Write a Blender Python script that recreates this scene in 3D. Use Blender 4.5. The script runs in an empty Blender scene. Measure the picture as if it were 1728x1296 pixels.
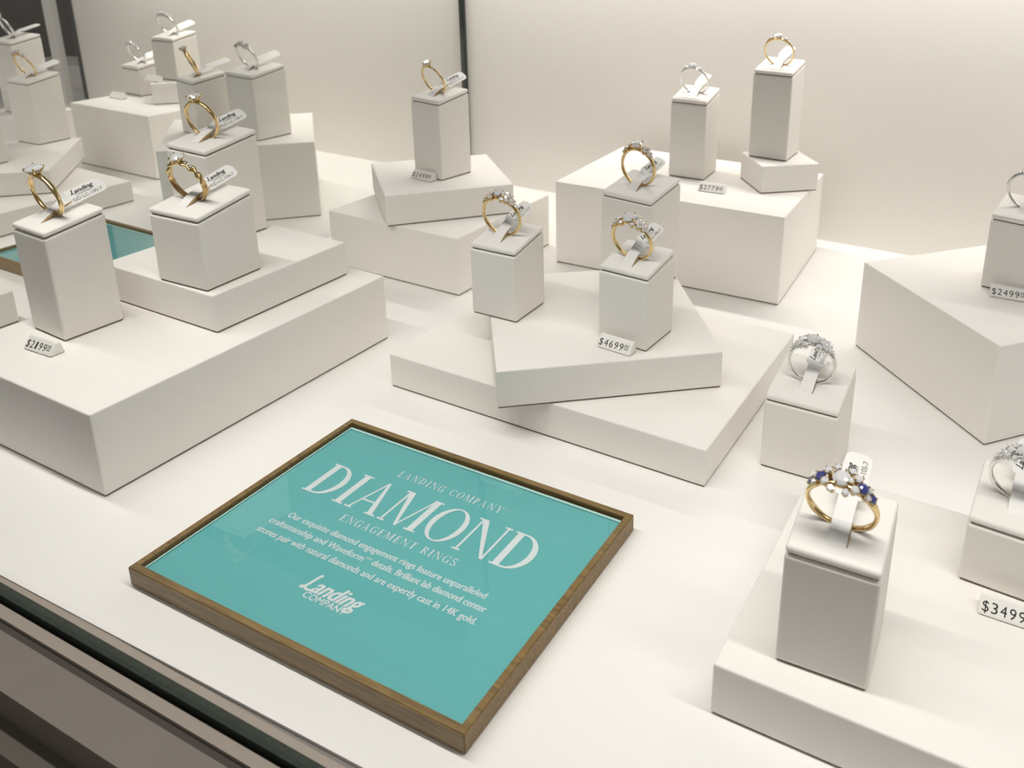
import bpy, bmesh, math, random
from mathutils import Vector, Matrix, Euler

random.seed(7)
S = bpy.context.scene
COL = S.collection
PI = math.pi

# ------------------------------------------------------------------ camera
W, H = 1728.0, 1296.0
F_PX, CX, CY = 1436.1, 1117.55, 333.64
cam = bpy.data.cameras.new('camera')
cam.sensor_fit = 'HORIZONTAL'
cam.sensor_width = 36.0
cam.lens = F_PX / W * 36.0
cam.shift_x = -(CX - W / 2) / W
cam.shift_y = (CY - H / 2) / W
cam.clip_start, cam.clip_end = 0.005, 20.0
cam.dof.use_dof = True
cam.dof.focus_distance = 0.33
cam.dof.aperture_fstop = 24.0
cam_ob = bpy.data.objects.new('camera', cam)
cam_ob.location = (0.43917, -0.58165, 0.21819)
cam_ob.rotation_euler = (1.256703, -0.030579, 0.426487)
COL.objects.link(cam_ob)
S.camera = cam_ob

# ------------------------------------------------------------------ view, world, lights
S.view_settings.view_transform = 'Standard'
S.view_settings.look = 'None'
S.view_settings.gamma = 1.0
S.view_settings.use_curve_mapping = False
S.view_settings.exposure = 0.0
S.cycles.max_bounces = 10
S.cycles.diffuse_bounces = 6
S.cycles.glossy_bounces = 5
S.cycles.transmission_bounces = 8
S.cycles.transparent_max_bounces = 16
S.cycles.caustics_reflective = False
S.cycles.caustics_refractive = False
S.cycles.sample_clamp_indirect = 3.0

world = bpy.data.worlds.new('world')
S.world = world
world.use_nodes = True
bgn = world.node_tree.nodes['Background']
bgn.inputs[0].default_value = (1.0, 0.95, 0.90, 1)      # dim shop light all round the case
bgn.inputs[1].default_value = 0.17

def area(name, loc, rot, sx, sy, power, color, spread=180):
    d = bpy.data.lights.new(name, 'AREA')
    d.shape = 'RECTANGLE'
    d.size, d.size_y = sx, sy
    d.energy = power
    d.color = color
    d.spread = math.radians(spread)
    o = bpy.data.objects.new(name, d)
    o.location = loc
    o.rotation_euler = rot
    COL.objects.link(o)
    return o

LED = (1.0, 0.966, 0.922)
# the two LED strips under the top edges of the case: one along the front, one along the back
area('front_led_strip', (0.15, -0.405, 0.33), (0, 0, 0), 1.7, 0.008, 1.66, LED, 116)
area('back_led_strip', (0.27, -0.045, 0.26), (0, 0, 0), 1.46, 0.008, 1.28, LED, 125)
# unseen overhead lights, added for fill and for sparkle on gems and metal
for i, (x, y, z) in enumerate(((0.0, -0.9, 1.9), (0.9, -1.1, 1.9), (1.7, -0.5, 1.9), (0.4, -2.0, 1.9), (1.6, -1.9, 1.9), (-0.9, -1.3, 1.9))):
    area('shop_ceiling_light', (x, y, z), (0, 0, 0), 0.09, 0.09, 0.9, (1.0, 0.95, 0.88))  # added unseen light for fill and sparkle

# ------------------------------------------------------------------ materials
def mat(name, color, rough=0.5, metal=0.0, spec=0.5, bump=None, noise=None, coat=0.0):
    m = bpy.data.materials.new(name)
    m.use_nodes = True
    nt = m.node_tree
    b = nt.nodes['Principled BSDF']
    b.inputs['Base Color'].default_value = (*color, 1)
    b.inputs['Roughness'].default_value = rough
    b.inputs['Metallic'].default_value = metal
    b.inputs['Specular IOR Level'].default_value = spec
    b.inputs['Coat Weight'].default_value = coat
    if bump or noise:
        tc = nt.nodes.new('ShaderNodeTexCoord')
    if noise:
        sc, amt = noise
        n = nt.nodes.new('ShaderNodeTexNoise')
        n.inputs['Scale'].default_value = sc
        n.inputs['Detail'].default_value = 4
        nt.links.new(tc.outputs['Object'], n.inputs['Vector'])
        mx = nt.nodes.new('ShaderNodeMix')
        mx.data_type = 'RGBA'
        mx.inputs[6].default_value = (*[c * (1 - amt) for c in color], 1)
        mx.inputs[7].default_value = (*[min(1, c * (1 + amt)) for c in color], 1)
        nt.links.new(n.outputs['Fac'], mx.inputs[0])
        nt.links.new(mx.outputs[2], b.inputs['Base Color'])
    if bump:
        sc, st = bump
        n2 = nt.nodes.new('ShaderNodeTexNoise')
        n2.inputs['Scale'].default_value = sc
        n2.inputs['Detail'].default_value = 3
        nt.links.new(tc.outputs['Object'], n2.inputs['Vector'])
        bp = nt.nodes.new('ShaderNodeBump')
        bp.inputs['Strength'].default_value = st
        bp.inputs['Distance'].default_value = 0.0004
        nt.links.new(n2.outputs['Fac'], bp.inputs['Height'])
        nt.links.new(bp.outputs[0], b.inputs['Normal'])
    return m

def stretch_noise_mat(name, ca, cb, scale, rough, spec=0.4):
    """wood grain or brushed metal: noise drawn out along one axis"""
    m = bpy.data.materials.new(name)
    m.use_nodes = True
    nt = m.node_tree
    b = nt.nodes['Principled BSDF']
    b.inputs['Roughness'].default_value = rough
    b.inputs['Specular IOR Level'].default_value = spec
    tc = nt.nodes.new('ShaderNodeTexCoord')
    mp = nt.nodes.new('ShaderNodeMapping')
    mp.inputs['Scale'].default_value = scale
    n = nt.nodes.new('ShaderNodeTexNoise')
    n.inputs['Scale'].default_value = 1.0
    n.inputs['Detail'].default_value = 6
    n.inputs['Distortion'].default_value = 0.6
    r = nt.nodes.new('ShaderNodeValToRGB')
    r.color_ramp.elements[0].position = 0.32
    r.color_ramp.elements[0].color = (*ca, 1)
    r.color_ramp.elements[1].position = 0.68
    r.color_ramp.elements[1].color = (*cb, 1)
    nt.links.new(tc.outputs['Object'], mp.inputs[0])
    nt.links.new(mp.outputs[0], n.inputs['Vector'])
    nt.links.new(n.outputs['Fac'], r.inputs[0])
    nt.links.new(r.outputs[0], b.inputs['Base Color'])
    return m

def pane_mat(name, tint, refl):
    """thin clear pane: mostly see-through with a fresnel reflection"""
    m = bpy.data.materials.new(name)
    m.use_nodes = True
    nt = m.node_tree
    nt.nodes.remove(nt.nodes['Principled BSDF'])
    out = nt.nodes['Material Output']
    t = nt.nodes.new('ShaderNodeBsdfTransparent')
    t.inputs[0].default_value = (*tint, 1)
    g = nt.nodes.new('ShaderNodeBsdfGlossy')
    g.inputs['Roughness'].default_value = 0.0
    fr = nt.nodes.new('ShaderNodeFresnel')
    fr.inputs[0].default_value = 1.45
    ml = nt.nodes.new('ShaderNodeMath')
    ml.operation = 'MULTIPLY'
    ml.inputs[1].default_value = refl
    mx = nt.nodes.new('ShaderNodeMixShader')
    # the same reflectance from either side of the thin sheet
    geo = nt.nodes.new('ShaderNodeNewGeometry')
    ior = nt.nodes.new('ShaderNodeMix')
    ior.inputs[2].default_value = 1.45
    ior.inputs[3].default_value = 1 / 1.45
    nt.links.new(geo.outputs['Backfacing'], ior.inputs[0])
    nt.links.new(ior.outputs[0], fr.inputs[0])
    nt.links.new(fr.outputs[0], ml.inputs[0])
    nt.links.new(ml.outputs[0], mx.inputs[0])
    nt.links.new(t.outputs[0], mx.inputs[1])
    nt.links.new(g.outputs[0], mx.inputs[2])
    nt.links.new(mx.outputs[0], out.inputs[0])
    return m

def gem_mat(name, color, trans, ior):
    m = bpy.data.materials.new(name)
    m.use_nodes = True
    b = m.node_tree.nodes['Principled BSDF']
    b.inputs['Base Color'].default_value = (*color, 1)
    b.inputs['Roughness'].default_value = 0.015
    b.inputs['IOR'].default_value = ior
    b.inputs['Transmission Weight'].default_value = trans
    b.inputs['Coat Weight'].default_value = 1.0
    b.inputs['Coat IOR'].default_value = 2.0
    b.inputs['Coat Roughness'].default_value = 0.01
    return m

WARM = (0.86, 0.835, 0.80)
M_DECK = mat('white_laminate', (0.90, 0.885, 0.862), 0.32, spec=0.4)
M_WALL = mat('white_back_panel', (0.80, 0.768, 0.728), 0.4, spec=0.3)
M_RISER = mat('white_wrapped_board', (0.875, 0.848, 0.812), 0.55, spec=0.3, bump=(900, 0.06))
M_STAND = mat('white_leatherette', (0.84, 0.812, 0.77), 0.5, spec=0.35, bump=(1600, 0.22))
M_PAD = mat('white_leatherette_pad', (0.87, 0.842, 0.80), 0.5, spec=0.35, bump=(1800, 0.12))
M_SEAM_SHADOW = mat('dark_seam', (0.16, 0.13, 0.10), 0.7)  # pad seams, and slabs that stand in for contact shadows
M_GOLD = mat('yellow_gold', (0.80, 0.60, 0.30), 0.11, 1.0)
M_SILVER = mat('white_gold', (0.80, 0.79, 0.77), 0.10, 1.0)
M_DIAMOND = gem_mat('diamond', (0.98, 0.98, 1.0), 0.25, 1.9)
M_SAPPHIRE = gem_mat('sapphire', (0.045, 0.07, 0.36), 0.4, 1.77)
M_TAG = mat('white_paper_tag', (0.88, 0.865, 0.845), 0.45)
M_INK = mat('black_ink', (0.015, 0.014, 0.014), 0.5)
M_GOLDSHADOW = mat('gold_tinted_fold', (0.40, 0.27, 0.12), 0.35)  # gold-tinted shadow under the tag strip, put into the colour
M_GREYSHADOW = mat('grey_fold', (0.30, 0.27, 0.23), 0.5)  # same strip shadow for silver rings, as a plain grey
M_PRICE = mat('white_price_plastic', (0.88, 0.865, 0.83), 0.4)
M_FRAME = stretch_noise_mat('bronze_wood_frame', (0.14, 0.085, 0.026), (0.27, 0.175, 0.060), (60, 900, 900), 0.42, 0.5)
M_TEAL = mat('teal_card', (0.145, 0.53, 0.54), 0.5, spec=0.3)
M_PRINT = mat('white_print', (0.86, 0.90, 0.92), 0.5)
M_ACRYL = pane_mat('sign_acrylic', (0.985, 0.998, 0.997), 1.3)
M_LIP = mat('pale_teal_edge', (0.42, 0.72, 0.69), 0.3)
M_BLACK = mat('black_gap', (0.012, 0.011, 0.010), 0.8)
M_PANE = pane_mat('case_glass', (0.958, 0.960, 0.950), 0.7)
M_FRONTPANE = pane_mat('front_glass', (0.985, 0.99, 0.985), 0.35)
M_GLASSEDGE = mat('dark_green_glass_edge', (0.018, 0.026, 0.020), 0.25, spec=0.6)
M_GREENEDGE = mat('green_glass_edge', (0.028, 0.040, 0.030), 0.25, noise=(700, 0.6))
M_TAUPE = mat('taupe_metal', (0.36, 0.31, 0.26), 0.5, noise=(140, 0.06))
M_TAUPE2 = mat('taupe_fascia', (0.205, 0.175, 0.150), 0.5, noise=(60, 0.07))
M_GREY = mat('grey_groove', (0.22, 0.20, 0.185), 0.6)  # shadowed deck side and channel, the shade put into the colour
M_DARK = mat('dark_groove', (0.060, 0.047, 0.040), 0.6)  # shade of the shallow groove given by its colour
M_DARKFASCIA = mat('dark_fascia', (0.095, 0.078, 0.060), 0.5)
M_STORE = mat('dark_shop_panel', (0.085, 0.068, 0.060), 0.6, noise=(9, 0.3))
M_WOOD = stretch_noise_mat('pale_wood_floor', (0.30, 0.235, 0.17), (0.70, 0.62, 0.52), (2.5, 55, 55), 0.55)

# ------------------------------------------------------------------ mesh helpers
def link(name, me, m=None, parent=None, loc=(0, 0, 0), rot=(0, 0, 0)):
    o = bpy.data.objects.new(name, me)
    if m and hasattr(me, 'materials') and not me.materials:
        me.materials.append(m)
    o.location = loc
    o.rotation_euler = rot
    o.parent = parent
    COL.objects.link(o)
    return o

def from_bm(name, bm, smooth=False):
    bmesh.ops.recalc_face_normals(bm, faces=bm.faces[:])
    me = bpy.data.meshes.new(name)
    bm.to_mesh(me)
    bm.free()
    if smooth:
        for p in me.polygons:
            p.use_smooth = True
    return me

def bm_box(bm, x0, y0, z0, x1, y1, z1):
    v = [bm.verts.new(p) for p in ((x0, y0, z0), (x1, y0, z0), (x1, y1, z0), (x0, y1, z0),
                                   (x0, y0, z1), (x1, y0, z1), (x1, y1, z1), (x0, y1, z1))]
    for f in ((0, 3, 2, 1), (4, 5, 6, 7), (0, 1, 5, 4), (1, 2, 6, 5), (2, 3, 7, 6), (3, 0, 4, 7)):
        bm.faces.new([v[i] for i in f])
    return v

def box_mesh(name, x0, y0, z0, x1, y1, z1, bevel=0.0, seg=2, smooth=False):
    bm = bmesh.new()
    bm_box(bm, x0, y0, z0, x1, y1, z1)
    if bevel:
        bmesh.ops.bevel(bm, geom=bm.edges[:], offset=bevel, segments=seg, affect='EDGES', profile=0.5)
    return from_bm(name, bm, smooth)

def props(o, label=None, cat=None, group=None, kind=None):
    if label: o['label'] = label
    if cat: o['category'] = cat
    if group: o['group'] = group
    if kind: o['kind'] = kind
    return o

def empty(name, loc=(0, 0, 0), rz=0.0):
    o = bpy.data.objects.new(name, None)
    o.empty_display_size = 0.01
    o.location = loc
    o.rotation_euler = (0, 0, rz)
    COL.objects.link(o)
    return o

def struct(name, me, m, loc=(0, 0, 0), rot=(0, 0, 0), label=None):
    return props(link(name, me, m, None, loc, rot), label, None, None, 'structure')

# ------------------------------------------------------------------ flat lettering
REF_CAP = None
def text_bm(s, spacing=1.0):
    """built-in sans face turned into a flat mesh; returns bmesh"""
    c = bpy.data.curves.new('letters', 'FONT')
    c.body = s
    c.resolution_u = 3
    c.space_character = spacing
    o = bpy.data.objects.new('letters', c)
    COL.objects.link(o)
    dg = bpy.context.evaluated_depsgraph_get()
    me = bpy.data.meshes.new_from_object(o.evaluated_get(dg))
    bpy.data.objects.remove(o)
    bpy.data.curves.remove(c)
    bm = bmesh.new()
    bm.from_mesh(me)
    bpy.data.meshes.remove(me)
    return bm

def cap_height():
    global REF_CAP
    if REF_CAP is None:
        b = text_bm('H')
        REF_CAP = max(v.co.y for v in b.verts) - min(v.co.y for v in b.verts)
        b.free()
    return REF_CAP

def place_text(dst, s, x0, x1, y, cap, z, spacing=1.0, shear=0.0, y1=None):
    """add sans text to dst so that it spans x0..x1 on the baseline y (rising to y1 at its end) with the given cap height"""
    b = text_bm(s, spacing)
    mnx = min(v.co.x for v in b.verts)
    mxx = max(v.co.x for v in b.verts)
    k = (x1 - x0) / (mxx - mnx)
    h = cap / cap_height()
    for v in b.verts:
        yy = v.co.y * h
        v.co = Vector((x0 + (v.co.x - mnx) * k + shear * yy, y + yy, z))
    me = bpy.data.meshes.new('t')
    b.to_mesh(me)
    b.free()
    dst.from_mesh(me)
    bpy.data.meshes.remove(me)

class Pen:
    """flat letters drawn as polygons in a unit em (cap height 1)"""
    def __init__(s): s.polys = []
    def poly(s, *p): s.polys.append(list(p))
    def rect(s, x0, y0, x1, y1): s.poly((x0, y0), (x1, y0), (x1, y1), (x0, y1))
    def ring(s, cx, cy, rx, ry, ix, iy, a0, a1, n=20):
        for i in range(n):
            t0 = math.radians(a0 + (a1 - a0) * i / n)
            t1 = math.radians(a0 + (a1 - a0) * (i + 1) / n)
            s.poly((cx + rx * math.cos(t0), cy + ry * math.sin(t0)), (cx + rx * math.cos(t1), cy + ry * math.sin(t1)),
                   (cx + ix * math.cos(t1), cy + iy * math.sin(t1)), (cx + ix * math.cos(t0), cy + iy * math.sin(t0)))
    def stroke(s, pts, w, n=6):
        """smooth pen stroke through the points"""
        P = []
        q = [pts[0]] + list(pts) + [pts[-1]]
        for i in range(1, len(q) - 2):
            for k in range(n):
                t = k / n
                P.append(tuple(0.5 * (2 * q[i][a] + (q[i + 1][a] - q[i - 1][a]) * t + (2 * q[i - 1][a] - 5 * q[i][a] + 4 * q[i + 1][a] - q[i + 2][a]) * t * t
                                      + (3 * q[i][a] - q[i - 1][a] - 3 * q[i + 1][a] + q[i + 2][a]) * t ** 3) for a in (0, 1)))
        P.append(tuple(pts[-1]))
        off = []
        for i, p in enumerate(P):
            a, b = P[max(0, i - 1)], P[min(len(P) - 1, i + 1)]
            dx, dy = b[0] - a[0], b[1] - a[1]
            L = math.hypot(dx, dy) or 1
            off.append((-dy / L * w / 2, dx / L * w / 2))
        for i in range(len(P) - 1):
            a, b, u, v = P[i], P[i + 1], off[i], off[i + 1]
            s.poly((a[0] + u[0], a[1] + u[1]), (a[0] - u[0], a[1] - u[1]), (b[0] - v[0], b[1] - v[1]), (b[0] + v[0], b[1] + v[1]))

TK, TN, SF, SH = 0.170, 0.056, 0.075, 0.042    # thick stem, thin stroke, serif reach, serif height
def serif(p, x, y, w):
    p.rect(x - SF, y - (SH if y > .5 else 0), x + w + SF, y + (0 if y > .5 else SH))

def glyph(ch):
    """a high-contrast serif capital; returns (Pen, advance width)"""
    p = Pen()
    if ch == 'D':
        p.rect(.12, 0, .12 + TK, 1); serif(p, .12, 0, TK); serif(p, .12, 1, TK)
        p.rect(.25, 0, .36, TN * .8); p.rect(.25, 1 - TN * .8, .36, 1)
        p.ring(.36, .5, .52, .5, .36, .5 - TN * .8, -90, 90); return p, .98
    if ch == 'I':
        p.rect(.11, 0, .11 + TK, 1); serif(p, .11, 0, TK); serif(p, .11, 1, TK); return p, .42
    if ch == 'A':
        p.poly((.09, 0), (.09 + TN, 0), (.45, .97), (.41, 1.0)); p.poly((.40, 1.0), (.47, 1.0), (.86, 0), (.70, 0))
        p.rect(.20, .32, .66, .32 + TN * .8); serif(p, .07, 0, TN); serif(p, .70, 0, .16); return p, .96
    if ch == 'M':
        p.rect(.12, 0, .12 + TN, 1); serif(p, .12, 0, TN); p.rect(.03, 1 - SH, .26, 1)
        p.poly((.12, 1), (.28, 1), (.62, .0), (.55, 0)); p.poly((.55, 0), (.60, 0), (.97, 1), (.92, 1))
        p.rect(.92, 0, .92 + TK, 1); serif(p, .92, 0, TK); p.rect(.90, 1 - SH, .92 + TK + SF, 1); return p, 1.2
    if ch == 'O':
        p.ring(.48, .5, .46, .52, .315, .485, 0, 360, 40); return p, .98
    if ch == 'N':
        p.rect(.12, 0, .12 + TN, 1); serif(p, .12, 0, TN); p.rect(.03, 1 - SH, .24, 1)
        p.poly((.10, 1), (.28, 1), (.88, 0), (.80, 0)); p.rect(.83, 0, .83 + TN, 1); serif(p, .83, 1, TN); return p, 1.0
    if ch == 'L':
        p.rect(.11, 0, .11 + TK, 1); serif(p, .11, 0, TK); serif(p, .11, 1, TK); p.rect(.2, 0, .66, TN); p.poly((.62, 0), (.68, 0), (.70, .25), (.66, .25)); return p, .76
    if ch in 'GC':
        p.ring(.48, .5, .44, .52, .30, .475, 38, 322, 30); p.poly((.79, .64), (.83, .64), (.83, 1.0), (.78, .9))
        if ch == 'G': p.rect(.68, .05, .68 + TK, .42); serif(p, .66, .44, TK)
        else: p.poly((.80, .1), (.84, .12), (.84, .32), (.82, .3))
        return p, .92
    if ch in 'PR':
        p.rect(.11, 0, .11 + TK, 1); serif(p, .11, 0, TK); serif(p, .11, 1, TK); p.rect(.2, 1 - TN, .36, 1); p.rect(.2, .46, .36, .46 + TN)
        p.ring(.36, .73, .30, .27, .17, .23, -90, 90, 14)
        if ch == 'R': p.poly((.34, .47), (.46, .47), (.82, 0), (.66, 0)); p.rect(.66, 0, .86, SH)
        return p, .84 if ch == 'R' else .74
    if ch == 'Y':
        p.poly((.06, 1), (.22, 1), (.50, .44), (.38, .44)); p.poly((.42, .46), (.47, .44), (.80, 1), (.75, 1))
        p.rect(.37, 0, .37 + TK, .47); serif(p, .37, 0, TK); serif(p, .06, 1, .14); serif(p, .75, 1, .04); return p, .88
    if ch == 'E':
        p.rect(.11, 0, .11 + TK, 1); serif(p, .11, 0, TK); serif(p, .11, 1, TK); p.rect(.2, 0, .64, TN); p.rect(.2, 1 - TN, .62, 1); p.rect(.2, .49, .5, .49 + TN)
        p.rect(.61, 0, .66, .22); p.rect(.59, .8, .64, 1); p.rect(.48, .4, .52, .62); return p, .74
    if ch == 'T':
        p.rect(.33, 0, .33 + TK, 1); serif(p, .33, 0, TK); p.rect(.05, 1 - TN, .75, 1); p.rect(.04, .78, .09, 1); p.rect(.71, .78, .76, 1); return p, .80
    if ch == 'S':
        p.stroke([(.58, .80), (.50, .95), (.30, .98), (.12, .86), (.14, .64), (.36, .51), (.58, .38), (.60, .14), (.40, .02), (.20, .05), (.09, .24)], .105); return p, .68
    return p, .45

def serif_line(dst, s, x0, x1, y, cap, z, track=0.0):
    pens, adv = [], 0.0
    for ch in s:
        p, w = glyph(ch)
        pens.append((p, adv))
        adv += w + track
    adv -= track
    k = (x1 - x0) / adv
    for p, a in pens:
        for i, poly in enumerate(p.polys):
            dst.faces.new([dst.verts.new((x0 + (a + q[0]) * k, y + q[1] * cap, z + i * 1.5e-6)) for q in poly])

def script_landing(dst, x0, x1, y, xh, z, weight=0.17, letters='Landing', slope=0.0):
    """brush script word; x-height 0.5 units, slanted"""
    p = Pen()
    w = weight
    n = [(0, .02), (.04, .28), (.05, .48)], [(.05, .22), (.18, .46), (.32, .44), (.32, .2), (.34, .05), (.46, .06)]
    G = {
        'L': (.95, [[(.50, 1.12), (.36, 1.02), (.33, .7), (.27, .28), (.12, .06), (.0, .06), (.02, .2), (.2, .16), (.48, .02), (.82, .1)]]),
        'a': (.58, [[(.40, .42), (.22, .48), (.04, .26), (.10, .04), (.28, .08), (.42, .40)], [(.44, .48), (.40, .2), (.44, .04), (.56, .08)]]),
        'n': (.52, list(n)),
        'd': (.58, [[(.40, .42), (.22, .48), (.04, .26), (.10, .04), (.28, .08), (.42, .40)], [(.56, 1.1), (.48, .7), (.40, .2), (.44, .04), (.56, .08)]]),
        'i': (.26, [[(.06, .48), (.03, .2), (.07, .04), (.2, .08)], [(.12, .70), (.14, .78)]]),
        'g': (.62, [[(.40, .42), (.22, .48), (.04, .26), (.10, .04), (.28, .08), (.42, .40)], [(.46, .48), (.40, .0), (.30, -.36), (.08, -.36), (.10, -.18), (.36, -.06), (.64, .1)]]),
    }
    x = 0.0
    for ch in letters:
        adv, st = G[ch]
        for pts in st:
            p.stroke([(x + a, b) for a, b in pts], w)
        x += adv
    sl = .30
    k = (x1 - x0) / (x + .1)
    h = xh / 0.5
    for i, poly in enumerate(p.polys):
        pts = [(x0 + (q[0] + sl * q[1]) * k, y + q[1] * h + slope * (q[0] * k), z + i * 3e-7) for q in poly]
        dst.faces.new([dst.verts.new(t) for t in pts])

def brush_landing(dst, x0, x1, y, cap, z, bold):
    """bold slanted brush word: a drawn L followed by slanted letters"""
    p = Pen()
    p.stroke([(.62, 1.10), (.50, 1.04), (.42, .72), (.30, .26), (.16, .05), (.02, .10)], .17)
    p.stroke([(.06, .10), (.26, .12), (.52, .02), (.78, .08)], .15)
    wL = (x1 - x0) * .20
    for i, poly in enumerate(p.polys):
        dst.faces.new([dst.verts.new((x0 + q[0] * wL / .78, y + q[1] * cap, z + i * 3e-7)) for q in poly])
    xs = x0 + wL * .86
    for i, (ox, oy) in enumerate(((0, 0), (bold, 0), (bold * .5, bold * .5), (bold * 1.5, bold * .3))):
        place_text(dst, 'anding', xs + ox, x1 - bold * 1.5 + ox - .22 * cap, y + oy, cap * .94, z + 8e-6 + i * 3e-6, 1.0, .34)

# ------------------------------------------------------------------ the setting
# white deck of the case
struct('floor', box_mesh('floor', -0.95, -0.4575, -0.02, 1.25, 0.12, 0.0), M_DECK, label='white laminate deck of the jewelry case')
struct('wall_back', box_mesh('wall_back', -0.510, 0.0, 0.0, 1.25, 0.012, 0.50), M_WALL, label='white panel along the back of the case')
struct('trim_1', box_mesh('trim_1', -0.5135, -0.002, 0.0, -0.5101, 0.0125, 0.50), M_GLASSEDGE, label='thin dark edge at the far end of the white back panel')
struct('trim_2', box_mesh('trim_2', -0.572, 0.006, 0.0, -0.560, 0.014, 0.50), M_RISER, label='thin pale upright post before the dark shop panel')
struct('wall_far', box_mesh('wall_far', -2.4, 0.50, -0.9, -0.45, 0.52, 1.2), M_STORE, label='dark brown shop panel beyond the end of the case')

# glass panes
pane = empty('window_1', (0, 0, 0))
props(pane, 'clear glass divider between the two ring displays', None, None, 'structure')
link('glass', box_mesh('glass', -0.0055, -0.4560, 0.0, -0.0005, -0.0035, 0.46), M_PANE, pane)
link('glass_edge', box_mesh('glass_edge', -0.0042, -0.0034, 0.0, 0.0002, -0.0004, 0.46), M_GLASSEDGE, pane)

FRY = math.radians(-0.0155 * 180 / PI)
FR = empty('window_2', (0.2, -0.4555, 0), FRY)
props(FR, 'front glass pane of the case standing in its channel', None, None, 'structure')
link('glass', box_mesh('glass', -0.9, -0.0082, 0.0005, 1.0, -0.0052, 0.36), M_FRONTPANE, FR)
link('glass_edge', box_mesh('glass_edge', -0.9, -0.0084, -0.004, 1.0, -0.0050, 0.0004), M_GREENEDGE, FR)

def front_strip(n, y0, y1, z, m, label, drop=0.03):
    """a long profile of the case front, y measured outwards from the edge of the deck"""
    return struct('trim_%d' % n, box_mesh('trim', -0.95, -y1, z - drop, 1.05, -y0, z), m, (0.2, -0.4555, 0), (0, 0, FRY), label)

front_strip(3, 0.0004, 0.0021, -0.0012, M_GREY, 'grey groove along the front edge of the white deck')
front_strip(4, 0.0021, 0.0050, -0.0006, M_TAUPE, 'thin beige strip between deck and front glass')
front_strip(5, 0.0084, 0.0100, -0.0030, M_BLACK, 'thin black gasket in front of the green glass edge')  # a gap, not a gasket; its darkness comes from the black colour
front_strip(6, 0.0100, 0.0134, -0.0006, M_TAUPE, 'narrow beige metal rail outside the front glass')
front_strip(7, 0.0134, 0.0160, -0.0020, M_DARK, 'dark groove outside the beige rail')
front_strip(8, 0.0160, 0.0290, -0.0010, M_TAUPE2, 'broad taupe ledge along the front of the case', 0.012)
front_strip(9, 0.0200, 0.0362, -0.0125, M_DARKFASCIA, 'dark brown base rail under the taupe ledge', 0.5)
struct('floor.001', box_mesh('floor_wood', -2.5, -2.5, -0.60, 2.5, 0.6, -0.58), M_WOOD, (0, 0, 0), (0, 0, FRY), 'pale wood grain floor below the case')

# ------------------------------------------------------------------ risers
BOX = {   # name: x, y, yaw, w, d, z0, h
    'A': (0.08635, -0.33817, -0.0327, 0.10237, 0.15205, 0, 0.03645),
    'A2': (0.08326, -0.30919, -0.02524, 0.07664, 0.0774, 0.03645, 0.01831),
    'B': (0.09055, -0.1522, -0.01899, 0.10118, 0.09969, 0, 0.03683),
    'B2': (0.08906, -0.15183, -0.72877, 0.07644, 0.07841, 0.03683, 0.01971),
    'C': (0.25902, -0.24563, -0.02553, 0.16481, 0.11639, 0, 0.01761),
    'C2': (0.25737, -0.24785, -0.91407, 0.10165, 0.09998, 0.01761, 0.01807),
    'D': (0.23749, -0.07514, 0.03052, 0.15239, 0.10287, 0, 0.05626),
    'D2': (0.29164, -0.06144, -0.8636, 0.03618, 0.03933, 0.05626, 0.01815),
    'E': (0.45664, -0.13213, -0.75723, 0.10003, 0.15239, 0, 0.04943),
    'G': (0.45697, -0.35173, -0.02074, 0.15239, 0.10227, 0, 0.01838),
    'D_': (-0.2694, -0.0826, -0.0136, 0.1014, 0.1016, 0, 0.0541),
    'D2_': (-0.2579, -0.0767, -0.6698, 0.0375, 0.0375, 0.0541, 0.0183),
    'E_': (-0.1095, -0.1368, -0.7589, 0.1015, 0.1016, 0, 0.0573),
    'C_': (-0.2644, -0.2515, -0.0406, 0.1524, 0.1524, 0, 0.0164),
    'C2_': (-0.2745, -0.2270, 0.80, 0.1016, 0.1016, 0.0164, 0.0175),
    'G_': (-0.0985, -0.3760, 0.0, 0.1016, 0.0700, 0, 0.0183),
    'H_': (-0.3820, -0.1330, 0.0, 0.0508, 0.0508, 0, 0.0400),
}
RISER_LABEL = {
    'A': 'large low white riser block nearest the glass divider, behind the teal sign',
    'A2': 'smaller white riser lying on the low riser, holding two gold rings',
    'B': 'lower white block of the stack by the back corner of the glass divider',
    'B2': 'white square riser turned cornerwise on the block by the divider corner',
    'C': 'wide flat white riser directly behind the teal sign, lowest of its stack',
    'C2': 'white square riser turned cornerwise on the wide flat riser, holding three gold rings',
    'D': 'tall white block against the back panel with the $2779 price tag on top',
    'D2': 'small square white riser on the tall block, under the tallest ring stand',
    'E': 'tall white block turned cornerwise at the right, with a silver ring and $2499 tag',
    'G': 'low white riser at the lower right holding the sapphire ring',
    'D_': 'white block seen through the divider with two silver rings on top',
    'D2_': 'small white riser on the block behind the divider, under the taller stand',
    'E_': 'white block behind the divider carrying a silver and a thin gold ring side by side',
    'C_': 'low white riser behind the divider, beyond the second teal sign',
    'C2_': 'cornerwise white riser on the low riser behind the divider at far left',
    'G_': 'low white riser close behind the divider in front of the second teal sign',
    'H_': 'white block behind the divider under the ring stand before the dark shop panel',
}
for k, (x, y, a, w, d, z, h) in BOX.items():
    me = box_mesh('riser_block', -w / 2, -d / 2, 0.0007, w / 2, d / 2, h, 0.0006, 2)
    o = link('riser_block', me, M_RISER, None, (x, y, z), (0, 0, a))
    link('base', box_mesh('base', -w / 2 + .0005, -d / 2 + .0005, 0.0001, w / 2 - .0005, d / 2 - .0005, 0.0010), M_SEAM_SHADOW, o)  # dark inset slab draws the contact shadow line under the block
    props(o, RISER_LABEL[k], 'riser block', 'white riser blocks in the ring display')
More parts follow.
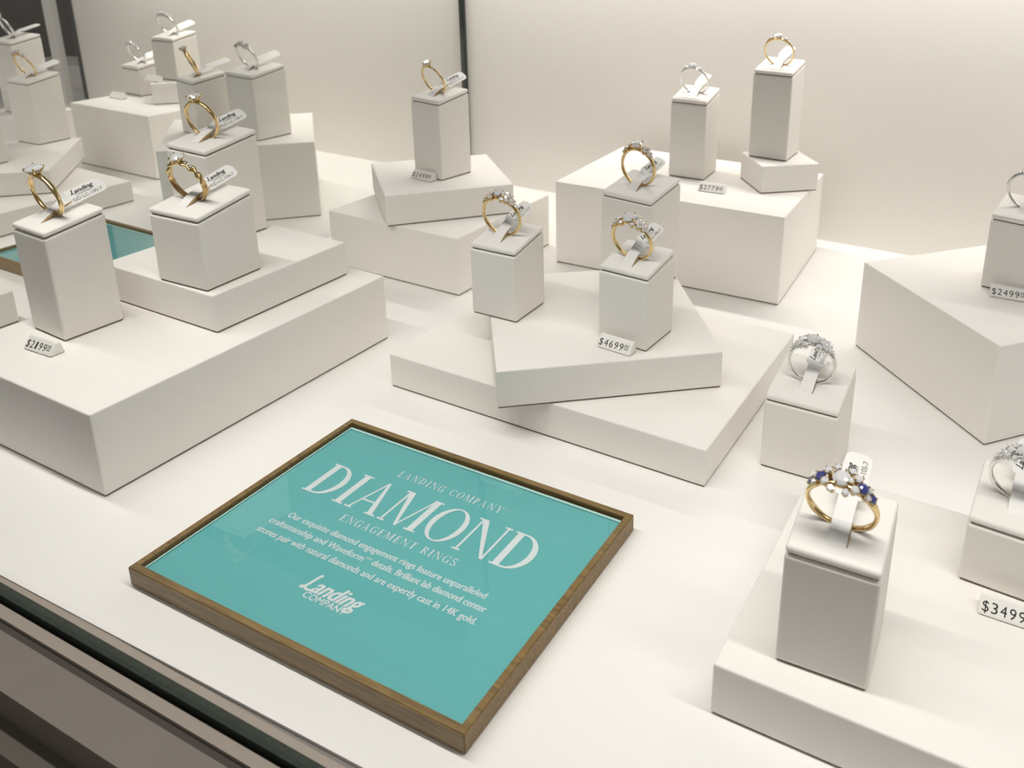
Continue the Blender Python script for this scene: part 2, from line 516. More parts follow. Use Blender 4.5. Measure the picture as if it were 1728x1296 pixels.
# a lit white block past the end of the back panel
o = link('riser_block', box_mesh('riser_block', -0.05, -0.03, 0.0002, 0.05, 0.03, 0.030, 0.0008), M_RISER, None, (-0.665, 0.085, 0), (0, 0, 0.3))
props(o, 'bright white block beyond the end of the back panel, below the dark shop panel', 'riser block', 'white riser blocks in the ring display')

# ------------------------------------------------------------------ ring stands (sloped top, cushion pad)
SLOPE = 0.18115
PAD_T = 0.0030
def stand_mesh_body(w, d, h):
    bm = bmesh.new()
    v = bm_box(bm, -w / 2, -d / 2, 0.0006, w / 2, d / 2, h)
    for q in v[4:]:
        q.co.z = h + SLOPE * (q.co.y + d / 2)
    bmesh.ops.bevel(bm, geom=bm.edges[:], offset=0.0009, segments=3, affect='EDGES', profile=0.5)
    return from_bm('body', bm, False)

def stand_mesh_pad(w, d, inset, z0, z1, bev):
    bm = bmesh.new()
    v = bm_box(bm, -w / 2 + inset, -d / 2 + inset, z0, w / 2 - inset, d / 2 - inset, z1)
    for q in v:
        q.co.z += SLOPE * (q.co.y + d / 2)
    if bev:
        bmesh.ops.bevel(bm, geom=bm.edges[:], offset=bev, segments=4, affect='EDGES', profile=0.5)
    return from_bm('pad', bm, True)

STAND = {   # x, y, yaw, w, d, z0, h
    'P1': (0.05924, -0.37072, -0.06868, 0.02487, 0.02566, 0.03645, 0.04721),
    'P2': (0.09985, -0.33234, 0.0276, 0.03025, 0.03019, 0.05476, 0.03193),
    'P3': (0.05753, -0.2906, -0.04447, 0.03012, 0.03015, 0.05476, 0.04645),
    'P4': (0.09109, -0.1507, -0.15731, 0.02519, 0.02606, 0.05654, 0.04823),
    'P5': (0.21865, -0.26426, 0.00697, 0.02506, 0.02548, 0.03568, 0.03318),
    'P6': (0.28602, -0.2608, -0.07489, 0.02522, 0.02504, 0.03568, 0.03363),
    'P7': (0.25966, -0.20279, -0.12309, 0.03025, 0.02917, 0.03568, 0.04769),
    'P8': (0.23311, -0.06651, 0.05086, 0.02511, 0.02665, 0.05626, 0.04987),
    'P9': (0.28578, -0.05636, -0.01377, 0.02589, 0.02698, 0.07441, 0.05392),
    'P10': (0.44276, -0.14698, -0.17942, 0.02745, 0.02745, 0.04943, 0.03536),
    'P11': (0.37081, -0.26613, -0.00792, 0.03092, 0.03063, 0, 0.03141),
    'P12': (0.4079, -0.37876, 0.02108, 0.02622, 0.02682, 0.01838, 0.03673),
    'P13': (0.45389, -0.32267, -0.07088, 0.02745, 0.02745, 0.01838, 0.02163),
    'Q8': (-0.3061, -0.0721, -0.0601, 0.0252, 0.0254, 0.0541, 0.0231),
    'Q9': (-0.2613, -0.0705, 0.0719, 0.0257, 0.0256, 0.0724, 0.0333),
    'Qs': (-0.085, -0.139, -0.0717, 0.0298, 0.0288, 0.0573, 0.0446),
    'Qg': (-0.1259, -0.1524, -0.2221, 0.0254, 0.0254, 0.0573, 0.0380),
    'Qd': (-0.2906, -0.1751, 0.0433, 0.0264, 0.0262, 0.0339, 0.0474),
    'Qf': (-0.3790, -0.1330, 0.03, 0.0264, 0.0264, 0.0400, 0.0600),
    'Ql': (-0.2600, -0.2400, 0.05, 0.0264, 0.0262, 0.0339, 0.0420),
}
STAND_LABEL = {
    'P1': 'tall white ring stand on the low riser, behind the $2199 price tag',
    'P2': 'short white ring stand at the front of the small riser left of the teal sign',
    'P3': 'tall white ring stand at the back of the small riser, partly hidden by another stand',
    'P4': 'slim white ring stand by the back corner of the divider, behind the small $2499 tag',
    'P5': 'short white ring stand on the left corner of the cornerwise riser',
    'P6': 'short white ring stand behind the $4699 price tag',
    'P7': 'tall white ring stand at the back of the cornerwise riser, behind the $4699 stand',
    'P8': 'white ring stand with a silver ring behind the $2779 price tag',
    'P9': 'tallest white ring stand, raised on the small riser by the back panel',
    'P10': 'white ring stand on the tall cornerwise block at the right edge of the photo',
    'P11': 'short white ring stand standing directly on the deck with a silver cluster ring',
    'P12': 'white ring stand under the blue sapphire ring',
    'P13': 'low white ring stand on the front riser behind the $349 price tag',
    'Q8': 'short white ring stand with a silver ring on the block behind the divider',
    'Q9': 'taller white ring stand with a silver ring on the small riser behind the divider',
    'Qs': 'white ring stand with a silver ring nearest the divider, on the block behind it',
    'Qg': 'white ring stand with the thin gold ring seen edge on behind the divider',
    'Qd': 'white ring stand with a gold ring on the cornerwise riser behind the divider',
    'Qf': 'tall white ring stand before the dark shop panel behind the divider',
    'Ql': 'white ring stand cut off by the left edge of the photo, behind the divider',
}
for k, (x, y, a, w, d, z, h) in STAND.items():
    e = empty('ring_stand', (x, y, z), a)
    props(e, STAND_LABEL[k], 'ring stand', 'white leatherette ring stands')
    link('body', stand_mesh_body(w, d, h), M_STAND, e)
    link('base', box_mesh('base', -w / 2 + .0006, -d / 2 + .0006, 0.0001, w / 2 - .0006, d / 2 - .0006, 0.0012), M_SEAM_SHADOW, e)  # dark slab stands in for the contact shadow at the foot
    link('seam', stand_mesh_pad(w, d, 0.0010, h - 0.0004, h + 0.0010, 0), M_SEAM_SHADOW, e)
    link('pad', stand_mesh_pad(w, d, 0.0001, h + 0.0006, h + PAD_T, 0.0010), M_PAD, e)

# ------------------------------------------------------------------ gems, rings, tags
def gem_mesh(name, r, n=8):
    """brilliant cut: table, crown, girdle, pavilion"""
    bm = bmesh.new()
    T = [bm.verts.new((.56 * r * math.cos(2 * PI * i / n), .56 * r * math.sin(2 * PI * i / n), .34 * r)) for i in range(n)]
    K = [bm.verts.new((.82 * r * math.cos(2 * PI * (i + .5) / n), .82 * r * math.sin(2 * PI * (i + .5) / n), .20 * r)) for i in range(n)]
    G = [bm.verts.new((r * math.cos(PI * i / n), r * math.sin(PI * i / n), 0.03 * r)) for i in range(2 * n)]
    G2 = [bm.verts.new((r * math.cos(PI * i / n), r * math.sin(PI * i / n), -0.03 * r)) for i in range(2 * n)]
    P = [bm.verts.new((.45 * r * math.cos(2 * PI * i / n), .45 * r * math.sin(2 * PI * i / n), -.52 * r)) for i in range(n)]
    C = bm.verts.new((0, 0, -.86 * r))
    bm.faces.new(T)
    for i in range(n):
        j = (i + 1) % n
        bm.faces.new((T[i], K[i], T[j]))
        bm.faces.new((T[j], K[i], G[(2 * i + 2) % (2 * n)], K[j]))
        bm.faces.new((K[i], G[2 * i], G[2 * i + 1]))
        bm.faces.new((K[i], G[2 * i + 1], G[(2 * i + 2) % (2 * n)]))
        bm.faces.new((P[i], G2[2 * i], G2[2 * i + 1]))
        bm.faces.new((P[i], G2[2 * i + 1], P[j]))
        bm.faces.new((P[j], G2[2 * i + 1], G2[(2 * i + 2) % (2 * n)]))
        bm.faces.new((C, P[i], P[j]))
    for i in range(2 * n):
        j = (i + 1) % (2 * n)
        bm.faces.new((G[i], G2[i], G2[j], G[j]))
    return from_bm(name, bm, False)

def tube(bm, pts, radii, n=8, cap=True):
    rings = []
    for i, p in enumerate(pts):
        p = Vector(p)
        a, b = Vector(pts[max(0, i - 1)]), Vector(pts[min(len(pts) - 1, i + 1)])
        t = (b - a).normalized()
        u = t.orthogonal().normalized() if abs(t.z) < .95 else t.cross(Vector((0, 1, 0))).normalized()
        v = t.cross(u)
        rings.append([bm.verts.new(p + (u * math.cos(2 * PI * k / n) + v * math.sin(2 * PI * k / n)) * radii[i]) for k in range(n)])
    for r0, r1 in zip(rings, rings[1:]):
        for k in range(n):
            bm.faces.new((r0[k], r0[(k + 1) % n], r1[(k + 1) % n], r1[k]))
    if cap:
        bm.faces.new(rings[0][::-1]); bm.faces.new(rings[-1])

def torus(bm, c, R, r, n=24, m=6):
    vs = []
    for i in range(n):
        a = 2 * PI * i / n
        vs.append([bm.verts.new((c[0] + (R + r * math.cos(2 * PI * k / m)) * math.cos(a), c[1] + (R + r * math.cos(2 * PI * k / m)) * math.sin(a), c[2] + r * math.sin(2 * PI * k / m))) for k in range(m)])
    for i in range(n):
        for k in range(m):
            bm.faces.new((vs[i][k], vs[(i + 1) % n][k], vs[(i + 1) % n][(k + 1) % m], vs[i][(k + 1) % m]))

def band_mesh(R, wid, thk, style):
    """ring band in the XZ plane, bottom at z=0; style 'plain', 'twist' (two strands) or 'wave' (swelling shoulders)"""
    bm = bmesh.new()
    n, m = 96, 10
    strands = [0.0, PI] if style == 'twist' else [None]
    for ph in strands:
        vs = []
        for i in range(n):
            a = 2 * PI * i / n                     # 0 = bottom
            top = max(0.0, -math.cos(a))
            ww, tt, oy, orr = wid, thk, 0.0, 0.0
            if style == 'wave':
                ww = wid * (0.85 + 0.35 * top + .12 * math.cos(6 * a)); tt = thk * (0.9 + .15 * top)
            if style == 'twist':
                k = min(1.0, max(0.0, top * 1.6))
                ww, tt = wid * (.95 - .38 * k), thk * (1.0 - .15 * k)
                oy = .36 * wid * k * math.sin(7 * a + ph); orr = .25 * thk * k * math.cos(7 * a + ph)
            rad = R - tt / 2 + orr
            ring = []
            for j in range(m):
                b = 2 * PI * j / m
                e = .72
                cy = math.copysign(abs(math.cos(b)) ** e, math.cos(b)) * ww / 2 + oy
                cr = math.copysign(abs(math.sin(b)) ** e, math.sin(b)) * tt / 2
                ring.append(bm.verts.new(((rad + cr) * math.sin(a), cy, R - (rad + cr) * math.cos(a))))
            vs.append(ring)
        for i in range(n):
            for j in range(m):
                bm.faces.new((vs[i][j], vs[(i + 1) % n][j], vs[(i + 1) % n][(j + 1) % m], vs[i][(j + 1) % m]))
    return from_bm('band', bm, True)

def setting_mesh(R, gr, gz, prongs, rot=0.0, ogee=False):
    """basket of prongs that rises from the band to the girdle of the stone at height gz"""
    bm = bmesh.new()
    zb = 2 * R - 0.0006
    for i in range(prongs):
        a = rot + 2 * PI * (i + .5) / prongs
        c, s = math.cos(a), math.sin(a)
        b0 = .28 * gr
        tube(bm, [(b0 * c, b0 * s, zb), (.62 * gr * c, .62 * gr * s, zb + .42 * (gz - zb)), (1.02 * gr * c, 1.02 * gr * s, gz), (.90 * gr * c, .90 * gr * s, gz + .30 * gr)],
             [.00050, .00042, .00042, .00034], 6)
    torus(bm, (0, 0, zb + .45 * (gz - zb)), .60 * gr, .00035)
    tube(bm, [(0, 0, zb - .0004), (0, 0, zb + .0009)], [.0013, .0008], 10)
    return from_bm('setting', bm, True)

CUP = {}
def cup_mesh(r):
    k = round(r, 6)
    if k not in CUP:
        bm = bmesh.new()
        for q in range(4):
            a = PI / 4 + q * PI / 2
            tube(bm, [(.35 * r * math.cos(a), .35 * r * math.sin(a), -1.25 * r), (1.05 * r * math.cos(a), 1.05 * r * math.sin(a), -.05 * r), (.92 * r * math.cos(a), .92 * r * math.sin(a), .34 * r)],
                 [.24 * r, .20 * r, .17 * r], 6)
        torus(bm, (0, 0, -.45 * r), .82 * r, .16 * r, 14, 5)
        tube(bm, [(0, 0, -1.7 * r), (0, 0, -.75 * r)], [.75 * r, .55 * r], 8)
        CUP[k] = from_bm('claw', bm, True)
    return CUP[k]
GEM = {}
def gem(r):
    k = round(r, 6)
    if k not in GEM:
        GEM[k] = gem_mesh('stone', r, 8)
    return GEM[k]

def build_ring(name, label, group, metal, style, loc, yaw, lean, R, cstone, prongs, sides, blue=(), halo=0):
    """cstone: radius of the centre stone; sides: list of (angle along the band from the top in degrees, y offset, stone radius, lift)"""
    e = empty(name, loc, 0)
    e.rotation_euler = Euler((0, 0, 0))
    M = Matrix.Rotation(yaw, 4, 'Z') @ Matrix.Rotation(lean, 4, 'X')
    e.rotation_euler = M.to_euler()
    props(e, label, 'ring', group)
    wid = {'plain': .0019, 'wave': .0021, 'twist': .0026, 'thin': .0015}[style]
    thk = {'plain': .0014, 'wave': .0015, 'twist': .0016, 'thin': .0011}[style]
    link('band', band_mesh(R, wid, thk, 'plain' if style == 'thin' else style), metal, e)
    gz = 2 * R + (.0024 if not sides else .0020) + .25 * (cstone - .003)
    st = link('setting', setting_mesh(R, cstone, gz, prongs, .3), metal, e)
    link('center_stone', gem_mesh('center_stone', cstone, 8 if cstone < .0028 else 10), M_DIAMOND, e, (0, 0, gz))
    if halo:
        for i in range(halo):
            a = 2 * PI * i / halo
            rr = .00062
            link('halo_stone', gem(rr), M_DIAMOND, e, ((cstone + .0008) * math.cos(a), (cstone + .0008) * math.sin(a), gz - .0002))
        bm = bmesh.new()
        torus(bm, (0, 0, gz - .0009), cstone + .0007, .0006, 28, 6)
        link('halo', from_bm('halo', bm, True), metal, e)
    for i, (ang, oy, r, lift) in enumerate(sides):
        a = math.radians(ang)
        rad = R + lift
        p = Vector((rad * math.sin(a), oy, R + rad * math.cos(a)))
        rot = (-(oy * 55), a, 0)
        m = M_SAPPHIRE if i in blue else M_DIAMOND
        s = link('side_stone', gem(r), m, e, p, rot)
        if i in blue:
            s['label'] = 'blue sapphire'
        if m is M_SAPPHIRE:
            s.data = gem_mesh('side_stone', r, 8); s.data.materials.append(M_SAPPHIRE)
        link('claw_setting', cup_mesh(r).copy() if metal is M_GOLD else cup_mesh(r).copy(), metal, e, p, rot)
    return e

def cluster(n_rows, r0, spread):
    """graduated side clusters that run from the centre stone down both shoulders"""
    out = []
    for s in (-1, 1):
        out += [(s * 22 * spread, 0, r0 * 1.15, .0016), (s * 27 * spread, -.0017, r0 * .95, .0012), (s * 27 * spread, .0017, r0 * .95, .0012),
                (s * 34 * spread, 0.0, r0, .0010)]
        if n_rows > 1:
            out += [(s * 39 * spread, -.0011, r0 * .75, .0007), (s * 39 * spread, .0011, r0 * .75, .0007), (s * 46 * spread, 0, r0 * .78, .0006)]
        if n_rows > 2:
            out += [(s * 53 * spread, 0.0, r0 * .62, .0004), (s * 15, -.0026, r0 * .85, .0010), (s * 15, .0026, r0 * .85, .0010)]
    return out

three = [(-27, 0, .0014, .0012), (27, 0, .0014, .0012), (-40, 0, .0010, .0006), (40, 0, .0010, .0006), (-50, 0, .0007, .0004), (50, 0, .0007, .0004)]
pave = [(s * a, 0, .00062, .0002) for s in (-1, 1) for a in (24, 33, 42, 51, 60, 69, 78)]
shoulder = [(s * a, 0, .0006, .0002) for s in (-1, 1) for a in (20, 28, 36)]
saph = []
for s in (-1, 1):
    saph += [(s * 20, -.0018, .0012, .0018), (s * 20, .0018, .0012, .0018), (s * 30, 0, .0016, .0016), (s * 40, -.0012, .0010, .0011), (s * 40, .0012, .0010, .0011), (s * 50, 0, .0013, .0008),
             (s * 10, -.0034, .0010, .0013), (s * 10, .0034, .0010, .0013)]

# stand, dx, dy (in stand axes, m), extra yaw deg, lean deg, R, metal, style, centre radius, prongs, sides, kwargs
RINGS = [
    ('P1', -.0015, -.0002, 0, 11.6, .0105, 'g', 'wave', .0036, 4, [], {}, 'yellow gold solitaire ring with a large clear stone behind the $2199 tag'),
    ('P2', -.0012, -.0015, 1, 16.3, .0106, 'g', 'twist', .0031, 4, shoulder, {}, 'gold ring with a twisted stone-set band on the front stand of the small riser'),
    ('P3', -.0007, -.0012, 5, 12.0, .0105, 'g', 'wave', .0033, 6, [], {}, 'plain gold solitaire ring on the tall stand at the back of the small riser'),
    ('P4', -.0005, 0, -3, 22, .0102, 'g', 'thin', .0027, 4, shoulder[:2] + shoulder[3:5], {}, 'thin gold ring on the stand by the back corner of the divider'),
    ('P5', -.0016, 0, 1, 10.4, .0106, 'g', 'wave', .0024, 4, cluster(3, .0014, 1), {}, 'gold ring with a crowded diamond cluster on the left of the cornerwise riser'),
    ('P6', -.0008, -.0010, 0, 15.4, .0104, 'g', 'plain', .0034, 4, cluster(3, .0014, 1.1), {}, 'gold ring with a big oval stone and side clusters, priced $4699'),
    ('P7', -.0010, -.0008, -2, 6.3, .0106, 'g', 'wave', .0034, 4, cluster(2, .0013, 1.05), {}, 'gold cluster ring on the tall stand behind the $4699 stand'),
    ('P8', 0, .0006, -2, 24, .0101, 's', 'thin', .0026, 4, three, {}, 'thin silver three stone ring behind the $2779 tag'),
    ('P9', 0, 0, 1, 22, .0100, 'g', 'thin', .0025, 4, three, {}, 'gold three stone ring on the tallest stand by the back panel'),
    ('P10', -.0005, 0, 0, 12, .0104, 's', 'wave', .0027, 4, pave, {'halo': 14}, 'silver halo ring with a stone-set band at the right edge of the photo'),
    ('P11', -.0004, -.0006, 5, 8, .0103, 's', 'wave', .0029, 4, cluster(3, .0015, 1), {}, 'silver cluster ring on the stand standing directly on the deck'),
    ('P12', -.0002, -.0008, -4, 20, .0103, 'g', 'wave', .0024, 4, saph, {'blue': (2, 5, 10, 13)}, 'gold ring with blue sapphires and diamonds at the lower right'),
    ('P13', -.0005, 0, -3, 15, .0104, 's', 'wave', .0028, 4, cluster(3, .0012, 1), {}, 'silver cluster ring at the right edge, behind the $349 tag'),
    ('Q8', 0, 0, 0, 24, .0100, 's', 'plain', .0020, 4, three[:4], {}, 'silver ring on the short stand of the block behind the divider'),
    ('Q9', 0, 0, 0, 24, .0102, 's', 'wave', .0022, 4, three[:4], {}, 'silver ring on the taller stand of the block behind the divider'),
    ('Qs', -.0010, 0, 0, 24, .0100, 's', 'thin', .0024, 4, cluster(1, .0012, 1), {}, 'silver ring nearest the divider among those behind it'),
    ('Qg', 0, 0, -27, 24, .0101, 'g', 'plain', .0027, 4, [], {}, 'gold ring seen edge on behind the divider'),
    ('Qd', 0, 0, 0, 22, .0102, 'g', 'thin', .0025, 4, three[:4], {}, 'gold ring on the cornerwise riser behind the divider'),
    ('Qf', -.0010, 0, -14, 24, .0102, 's', 'plain', .0026, 4, [], {}, 'pale ring before the dark shop panel behind the divider'),
]
TAGNO = {'P1': ('DD-LC-100-7', 'tag tied to the gold solitaire behind the $2199 price'), 'P2': ('DD-LC-106-7', 'tag tied to the gold ring with the twisted band'),
         'P3': ('DD-LC-109-7', 'tag tied to the plain gold solitaire on the tall stand'), 'P4': ('DD-LC-101-7', 'tag tied to the thin gold ring by the back corner of the divider'),
         'P5': ('DD-LC-117-7', 'tag tied to the gold cluster ring on the left of the cornerwise riser'), 'P6': ('DD-LC-096-7', 'tag tied to the $4699 gold ring'),
         'P7': ('DD-LC-119-7', 'tag tied to the gold cluster ring behind the $4699 stand'), 'P8': ('', 'tag tied to the silver three stone ring behind the $2779 price'),
         'P9': ('', 'tag tied to the gold ring on the tallest stand'), 'P10': ('DD-LC-127', 'tag showing through the silver halo ring at the right edge'),
         'P11': ('DD-LC-117-7', 'tag tied to the silver cluster ring that stands on the deck'), 'P12': ('DD-LC-105-7', 'tag tied to the sapphire ring'),
         'P13': ('DD-LC-110-7', 'tag showing through the silver ring behind the $349 price'), 'Q8': ('', 'tag on the silver ring of the short stand behind the divider'),
         'Q9': ('', 'tag on the silver ring of the taller stand behind the divider'), 'Qs': ('', 'tag on the silver ring nearest behind the divider'),
         'Qg': ('', 'tag on the edge-on gold ring behind the divider'), 'Qd': ('', 'tag on the gold ring of the cornerwise riser behind the divider'),
         'Qf': ('', 'tag sticking out before the dark shop panel behind the divider')}

STRIP = .0027
def tag_mesh(y_back, half, roll):
    """strip that runs from the front of the pad up through the ring, then widens into a rounded label behind it;
    the label is rolled about its own length by the given angle, right side down"""
    t = .00022
    prof = [(-.0074, .0002, STRIP, 0), (-.0056, .0008, STRIP, 0), (-.0032, .0019, STRIP, 0), (-.0008, .0026, STRIP, 0), (.0016, .0029, STRIP, 0),
            (.0040, .0031, STRIP, .3 * roll), (.0056, .0033, STRIP, .7 * roll), (.0064, .0034, STRIP, roll), (.0067, .0034, half - .0005, roll)]
    y0, z0 = .0073, .0034
    L = y_back - y0
    c = .0026
    es = [0, .15 * L, .3 * L, .45 * L, .6 * L] + [L - c + c * math.sin(q * PI / 2 / 8) for q in range(0, 9)]
    for e in es:
        w = half if e <= L - c else half - c + math.sqrt(max(0, c * c - (e - L + c) ** 2))
        prof.append((y0 + e, z0, w, roll))
    bm = bmesh.new()
    rows = []
    for y, z, w, r in prof:
        cr, sr = math.cos(r), math.sin(r)
        up = max(0, abs(w * sr) - .0022)
        rows.append([bm.verts.new((x * cr + q * sr, y, z + up - x * sr + q * cr)) for x, q in ((-w, 0), (w, 0), (w, t), (-w, t))])
    for a, b in zip(rows, rows[1:]):
        for k in range(4):
            bm.faces.new((a[k], a[(k + 1) % 4], b[(k + 1) % 4], b[k]))
    bm.faces.new(rows[0][::-1]); bm.faces.new(rows[-1])
    return from_bm('jewelry_tag', bm), (y0, z0, L, t, max(0, abs(half * math.sin(roll)) - .0022))

def shadow_sliver_mesh(front, back):
    """shadow under the strip modelled as a tinted sliver on its right side, tapering to a point in front of the ring"""
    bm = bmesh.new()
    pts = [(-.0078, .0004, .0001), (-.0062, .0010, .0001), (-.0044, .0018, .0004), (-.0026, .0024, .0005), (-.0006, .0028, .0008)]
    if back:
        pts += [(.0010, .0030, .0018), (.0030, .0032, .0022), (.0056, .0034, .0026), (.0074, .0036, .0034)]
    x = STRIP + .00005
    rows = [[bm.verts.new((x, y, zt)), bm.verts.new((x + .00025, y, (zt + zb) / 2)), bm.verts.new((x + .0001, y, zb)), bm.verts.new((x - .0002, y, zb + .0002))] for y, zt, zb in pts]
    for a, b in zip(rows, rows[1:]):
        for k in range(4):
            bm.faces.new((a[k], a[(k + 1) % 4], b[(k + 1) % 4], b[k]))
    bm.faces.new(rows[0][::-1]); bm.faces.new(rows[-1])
    return from_bm('folded_edge', bm, True)  # tinted sliver standing in for the strip's shadow

ROLL = {'P1': 52, 'P2': 42, 'P3': 42, 'P4': 36, 'P5': 30, 'P6': 26, 'P7': 26, 'Q8': 30, 'Q9': 30, 'Qs': 30, 'Qg': 20, 'Qd': 20}
for st, dx, dy, ey, lean, R, mt, style, cs, pr, sides, kw, label in RINGS:
    x, y, a, w, d, z, h = STAND[st]
    # centre of the pad top where the ring is seated
    c, s = math.cos(a), math.sin(a)
    base = Vector((x + c * dx - s * dy, y + s * dx + c * dy, z + h + PAD_T + SLOPE * (dy + d / 2) - .0010))
    metal = M_GOLD if mt == 'g' else M_SILVER
    build_ring('sapphire_ring' if st == 'P12' else 'diamond_ring', label, 'engagement rings on the stands', metal, style, base, a + math.radians(ey), math.radians(lean), R, cs, pr, sides, **kw)
    no, tl = TAGNO[st]
    roll = math.radians(ROLL.get(st, 6))
    half = .0040 if st in ('P12', 'P11', 'P10', 'P13') else .0034
    me, (ty, tz, tL, tt, tup) = tag_mesh(.0236, half, roll)
    t = link('jewelry_tag', me, M_TAG)
    t.location = base + Vector((0, 0, .0010))
    t.rotation_euler = (Matrix.Rotation(a, 4, 'Z') @ Matrix.Rotation(math.atan(SLOPE) + math.radians(3), 4, 'X')).to_euler()
    props(t, 'white paper ' + tl, 'jewelry tag', 'white paper tags on the rings')
    link('folded_edge', shadow_sliver_mesh(1, st in ('P1', 'P2', 'P3', 'P4')), M_GOLDSHADOW if mt == 'g' else M_GREYSHADOW, t)  # tinted sliver in place of the shadow between strip and pad
    if no:
        bm = bmesh.new()
        # writing runs along the strip: x' = along +y, y' = across, upwards to the left of the label
        k = half / .0040
        brush_landing(bm, .0016, .0120, .0009 * k, .0021 * k, 0, .00016)
        place_text(bm, 'COMPANY', .0034, .0114, -.0006 * k, .0010 * k, 0)
        place_text(bm, no, .0012, .0140, -.0029 * k, .0016 * k, 0)
        cr, sr = math.cos(roll), math.sin(roll)
        for v in bm.verts:
            u, q, dz = v.co.x, -v.co.y, v.co.z + tt + .00005
            v.co = Vector((q * cr + dz * sr, ty + u, tz + tup - q * sr + dz * cr))
        link('lettering', from_bm('lettering', bm), M_INK, t)

# ------------------------------------------------------------------ price tags
def price_tag(text, p0, p1, z, label, big, width=None):
    """wedge of white plastic with a sloping face; p0, p1 are the ends of its front bottom edge on the surface"""
    a = math.atan2(p1[1] - p0[1], p1[0] - p0[0])
    L = width or math.hypot(p1[0] - p0[0], p1[1] - p0[1])
    e = link('price_tag', None, None, None, (p0[0], p0[1], z), (0, 0, a)) if False else None
    D, Hh = .0062, .0052
    sec = [(0, .0003), (0, .0010), (.0036, Hh), (.0050, Hh), (D, .0003)]
    bm = bmesh.new()
    A = [bm.verts.new((0, y, q)) for y, q in sec]
    B = [bm.verts.new((L, y, q)) for y, q in sec]
    n = len(sec)
    for i in range(n):
        bm.faces.new((A[i], A[(i + 1) % n], B[(i + 1) % n], B[i]))
    bm.faces.new(A[::-1]); bm.faces.new(B)
    bmesh.ops.bevel(bm, geom=bm.edges[:], offset=.00022, segments=2, affect='EDGES')
    o = link('price_tag', from_bm('price_tag', bm), M_PRICE, None, (p0[0], p0[1], z), (0, 0, a))
    props(o, label, 'price tag', 'price tags')
    bm = bmesh.new()
    ch = .0031
    cell = .00262
    x = .0005
    for c in text:
        wd = {'1': .45, '$': .86}.get(c, .84) * cell * .86
        x0 = x + (cell - wd) / 2
        place_text(bm, c, x0, x0 + wd, .00075, ch, 0)
        x += cell
    if big:
        place_text(bm, '00', x + .0001, x + .0024, .0024, .0015, 0)
        bm.faces.new([bm.verts.new(q) for q in ((x + .0002, .0016, 0), (x + .0023, .0016, 0), (x + .0023, .00195, 0), (x + .0002, .00195, 0))])
    th = math.atan2(Hh - .0010, .0036)
    for v in bm.verts:
        u, q = v.co.x, v.co.y
        n_ = Vector((0, -math.sin(th), math.cos(th))) * .00006
        v.co = Vector((u, q * math.cos(th), .0010 + q * math.sin(th))) + n_
    link('lettering', from_bm('lettering', bm), M_INK, o)
    return o

price_tag('$2199', (.0617, -.3960), (.0790, -.3957), .03645, 'white price tag reading $2199 on the low riser by the left edge', True, .0175)
price_tag('$2499', (.0800, -.1700), (.0967, -.1712), .05654, 'small white price tag reading $2499 at the foot of the slim stand by the divider', True, .0172)
price_tag('$4699', (.2755, -.2797), (.2928, -.2812), .03568, 'white price tag reading $4699 in the middle of the display', True, .0175)
price_tag('$2779', (.2512, -.1018), (.2682, -.1008), .05626, 'white price tag reading $2779 on the tall block by the back panel', True, .0172)
price_tag('$2499', (.4320, -.1687), (.4500, -.1680), .04943, 'white price tag reading $2499 at the right edge of the photo', True, .0185)
price_tag('$3499', (.4465, -.3482), (.4640, -.3484), .01838, 'white price tag starting with $349 at the lower right edge', True, .0185)
price_tag('', (-.3120, -.1040), (-.2950, -.1040), .0541, 'blurred price tag before the short stand on the block behind the divider', False, .0165)
price_tag('', (-.2700, -.0980), (-.2530, -.0975), .0724, 'blurred price tag before the taller silver ring stand behind the divider', False, .0165)

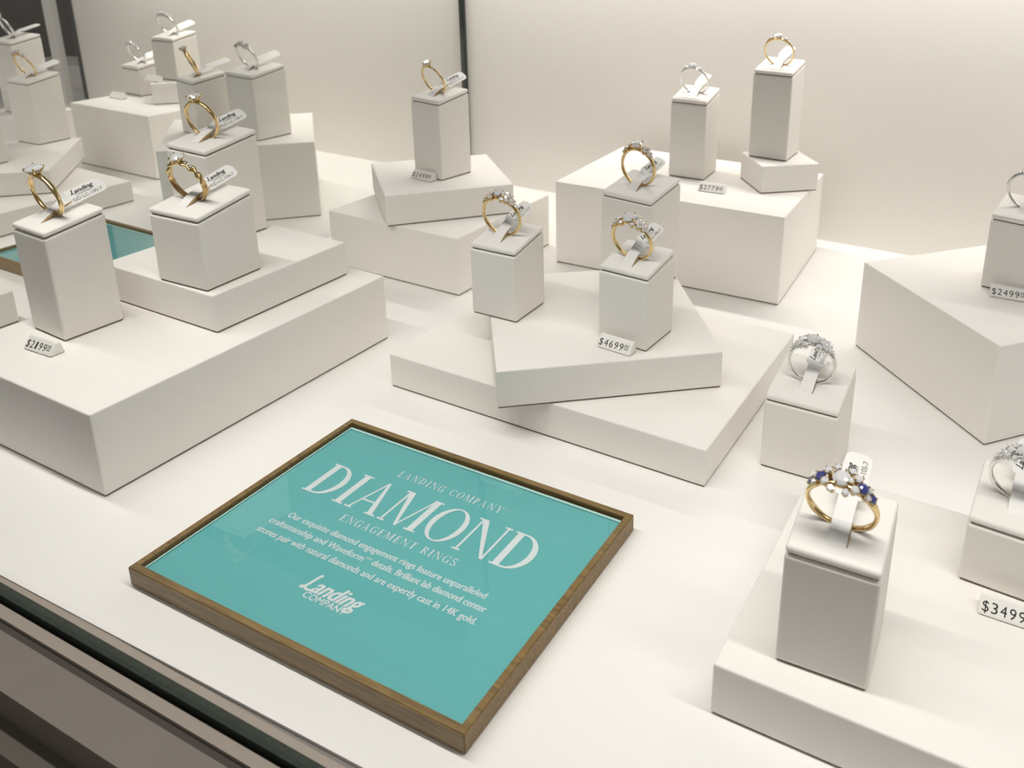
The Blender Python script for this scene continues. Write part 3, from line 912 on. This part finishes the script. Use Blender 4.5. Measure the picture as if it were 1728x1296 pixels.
# ------------------------------------------------------------------ framed signs
def framed_sign(label, loc, yaw, w, d, h, writing):
    e = empty('framed_sign', loc, yaw)
    props(e, label, 'sign', 'teal framed signs')
    bar = .0026
    bm = bmesh.new()
    o = [(-w / 2, -d / 2), (w / 2, -d / 2), (w / 2, d / 2), (-w / 2, d / 2)]
    i = [(-w / 2 + bar, -d / 2 + bar), (w / 2 - bar, -d / 2 + bar), (w / 2 - bar, d / 2 - bar), (-w / 2 + bar, d / 2 - bar)]
    ob = [bm.verts.new((x, y, .0002)) for x, y in o]
    ot = [bm.verts.new((x, y, h)) for x, y in o]
    it = [bm.verts.new((x, y, h)) for x, y in i]
    ib = [bm.verts.new((x, y, .0002)) for x, y in i]
    for k in range(4):
        j = (k + 1) % 4
        bm.faces.new((ob[k], ob[j], ot[j], ot[k])); bm.faces.new((ot[k], ot[j], it[j], it[k]))
        bm.faces.new((it[k], it[j], ib[j], ib[k])); bm.faces.new((ib[k], ib[j], ob[j], ob[k]))
    bmesh.ops.bevel(bm, geom=[q for q in bm.edges if q.verts[0] in ot and q.verts[1] in ot or q.verts[0] in ot + ob and q.verts[1] in ot + ob], offset=.0003, segments=2, affect='EDGES')
    link('frame', from_bm('frame', bm), M_FRAME, e)
    iw, idp = w / 2 - bar, d / 2 - bar
    zc = h - .0018
    link('backing', box_mesh('backing', -iw, -idp, .0004, iw, idp, zc - .0012), M_BLACK, e)
    g = .0007
    card = link('card', box_mesh('card', -iw + g, -idp + g * .3, zc - .0012, iw - g * .3, idp - .0011, zc), M_TEAL, e)
    # pale rim of the clear sheet that covers the card
    bm = bmesh.new()
    x0, x1, y0, y1 = -iw + g, iw - g * .3, -idp + g * .3, idp - .0011
    bm_box(bm, x0, y1 - .0011, zc + .00005, x1, y1, zc + .00045)
    bm_box(bm, x0, y0, zc + .00005, x0 + .0006, y1 - .0011, zc + .00045)
    link('sheet_edge', from_bm('sheet_edge', bm), M_LIP, e)
    link('clear_sheet', box_mesh('clear_sheet', x0 + .0006, y0, zc + .00020, x1, y1 - .0011, zc + .00045), M_ACRYL, e)
    if writing:
        z = zc + .00008
        bm = bmesh.new()
        serif_line(bm, 'DIAMOND', -.0535, .0492, .0073, .0178, z, .010)
        link('title_lettering', from_bm('title_lettering', bm), M_PRINT, card)
        bm = bmesh.new()
        serif_line(bm, 'LANDING COMPANY', -.0258, .0232, .0300, .0036, z, .26)
        serif_line(bm, 'ENGAGEMENT RINGS', -.0270, .0254, .0003, .0034, z, .22)
        link('heading_lettering', from_bm('heading_lettering', bm), M_PRINT, card)
        bm = bmesh.new()
        for i in range(2):
            ox, zz = i * .00014, z + i * 4e-6
            place_text(bm, 'Our exquisite diamond engagement rings feature unparalleled', -.0449 + ox, .0434 + ox, -.0070, .0027, zz)
            place_text(bm, 'craftsmanship and Waveform', -.0487 + ox, -.0043 + ox, -.0120, .0027, zz)
            place_text(bm, 'details. Brilliant lab diamond center', -.0003 + ox, .0469 + ox, -.0118, .0027, zz)
            place_text(bm, 'stones pair with natural diamonds and are expertly cast in 14K gold.', -.0487 + ox, .0471 + ox, -.0172, .0027, zz)
        place_text(bm, 'TM', -.0040, -.0015, -.0105, .0011, z)
        link('paragraph_lettering', from_bm('paragraph_lettering', bm), M_PRINT, card)
        bm = bmesh.new()
        brush_landing(bm, -.0140, .0112, -.0300, .0062, z, .00035)
        place_text(bm, 'COMPANY', -.0100, .0080, -.0328, .0024, z)
        place_text(bm, 'COMPANY', -.0099, .0081, -.0327, .0024, z + 2e-5)
        link('logo_lettering', from_bm('logo_lettering', bm), M_PRINT, card)
    return e

framed_sign('teal framed sign reading DIAMOND engagement rings, lying flat on the deck', (.25575, -.3914, 0), -.01218, .13846, .10138, .00734, True)
framed_sign('second teal framed sign seen through the glass divider behind a ring stand', (-.0965, -.2660, 0), -.02, .1016, .0770, .00734, False)
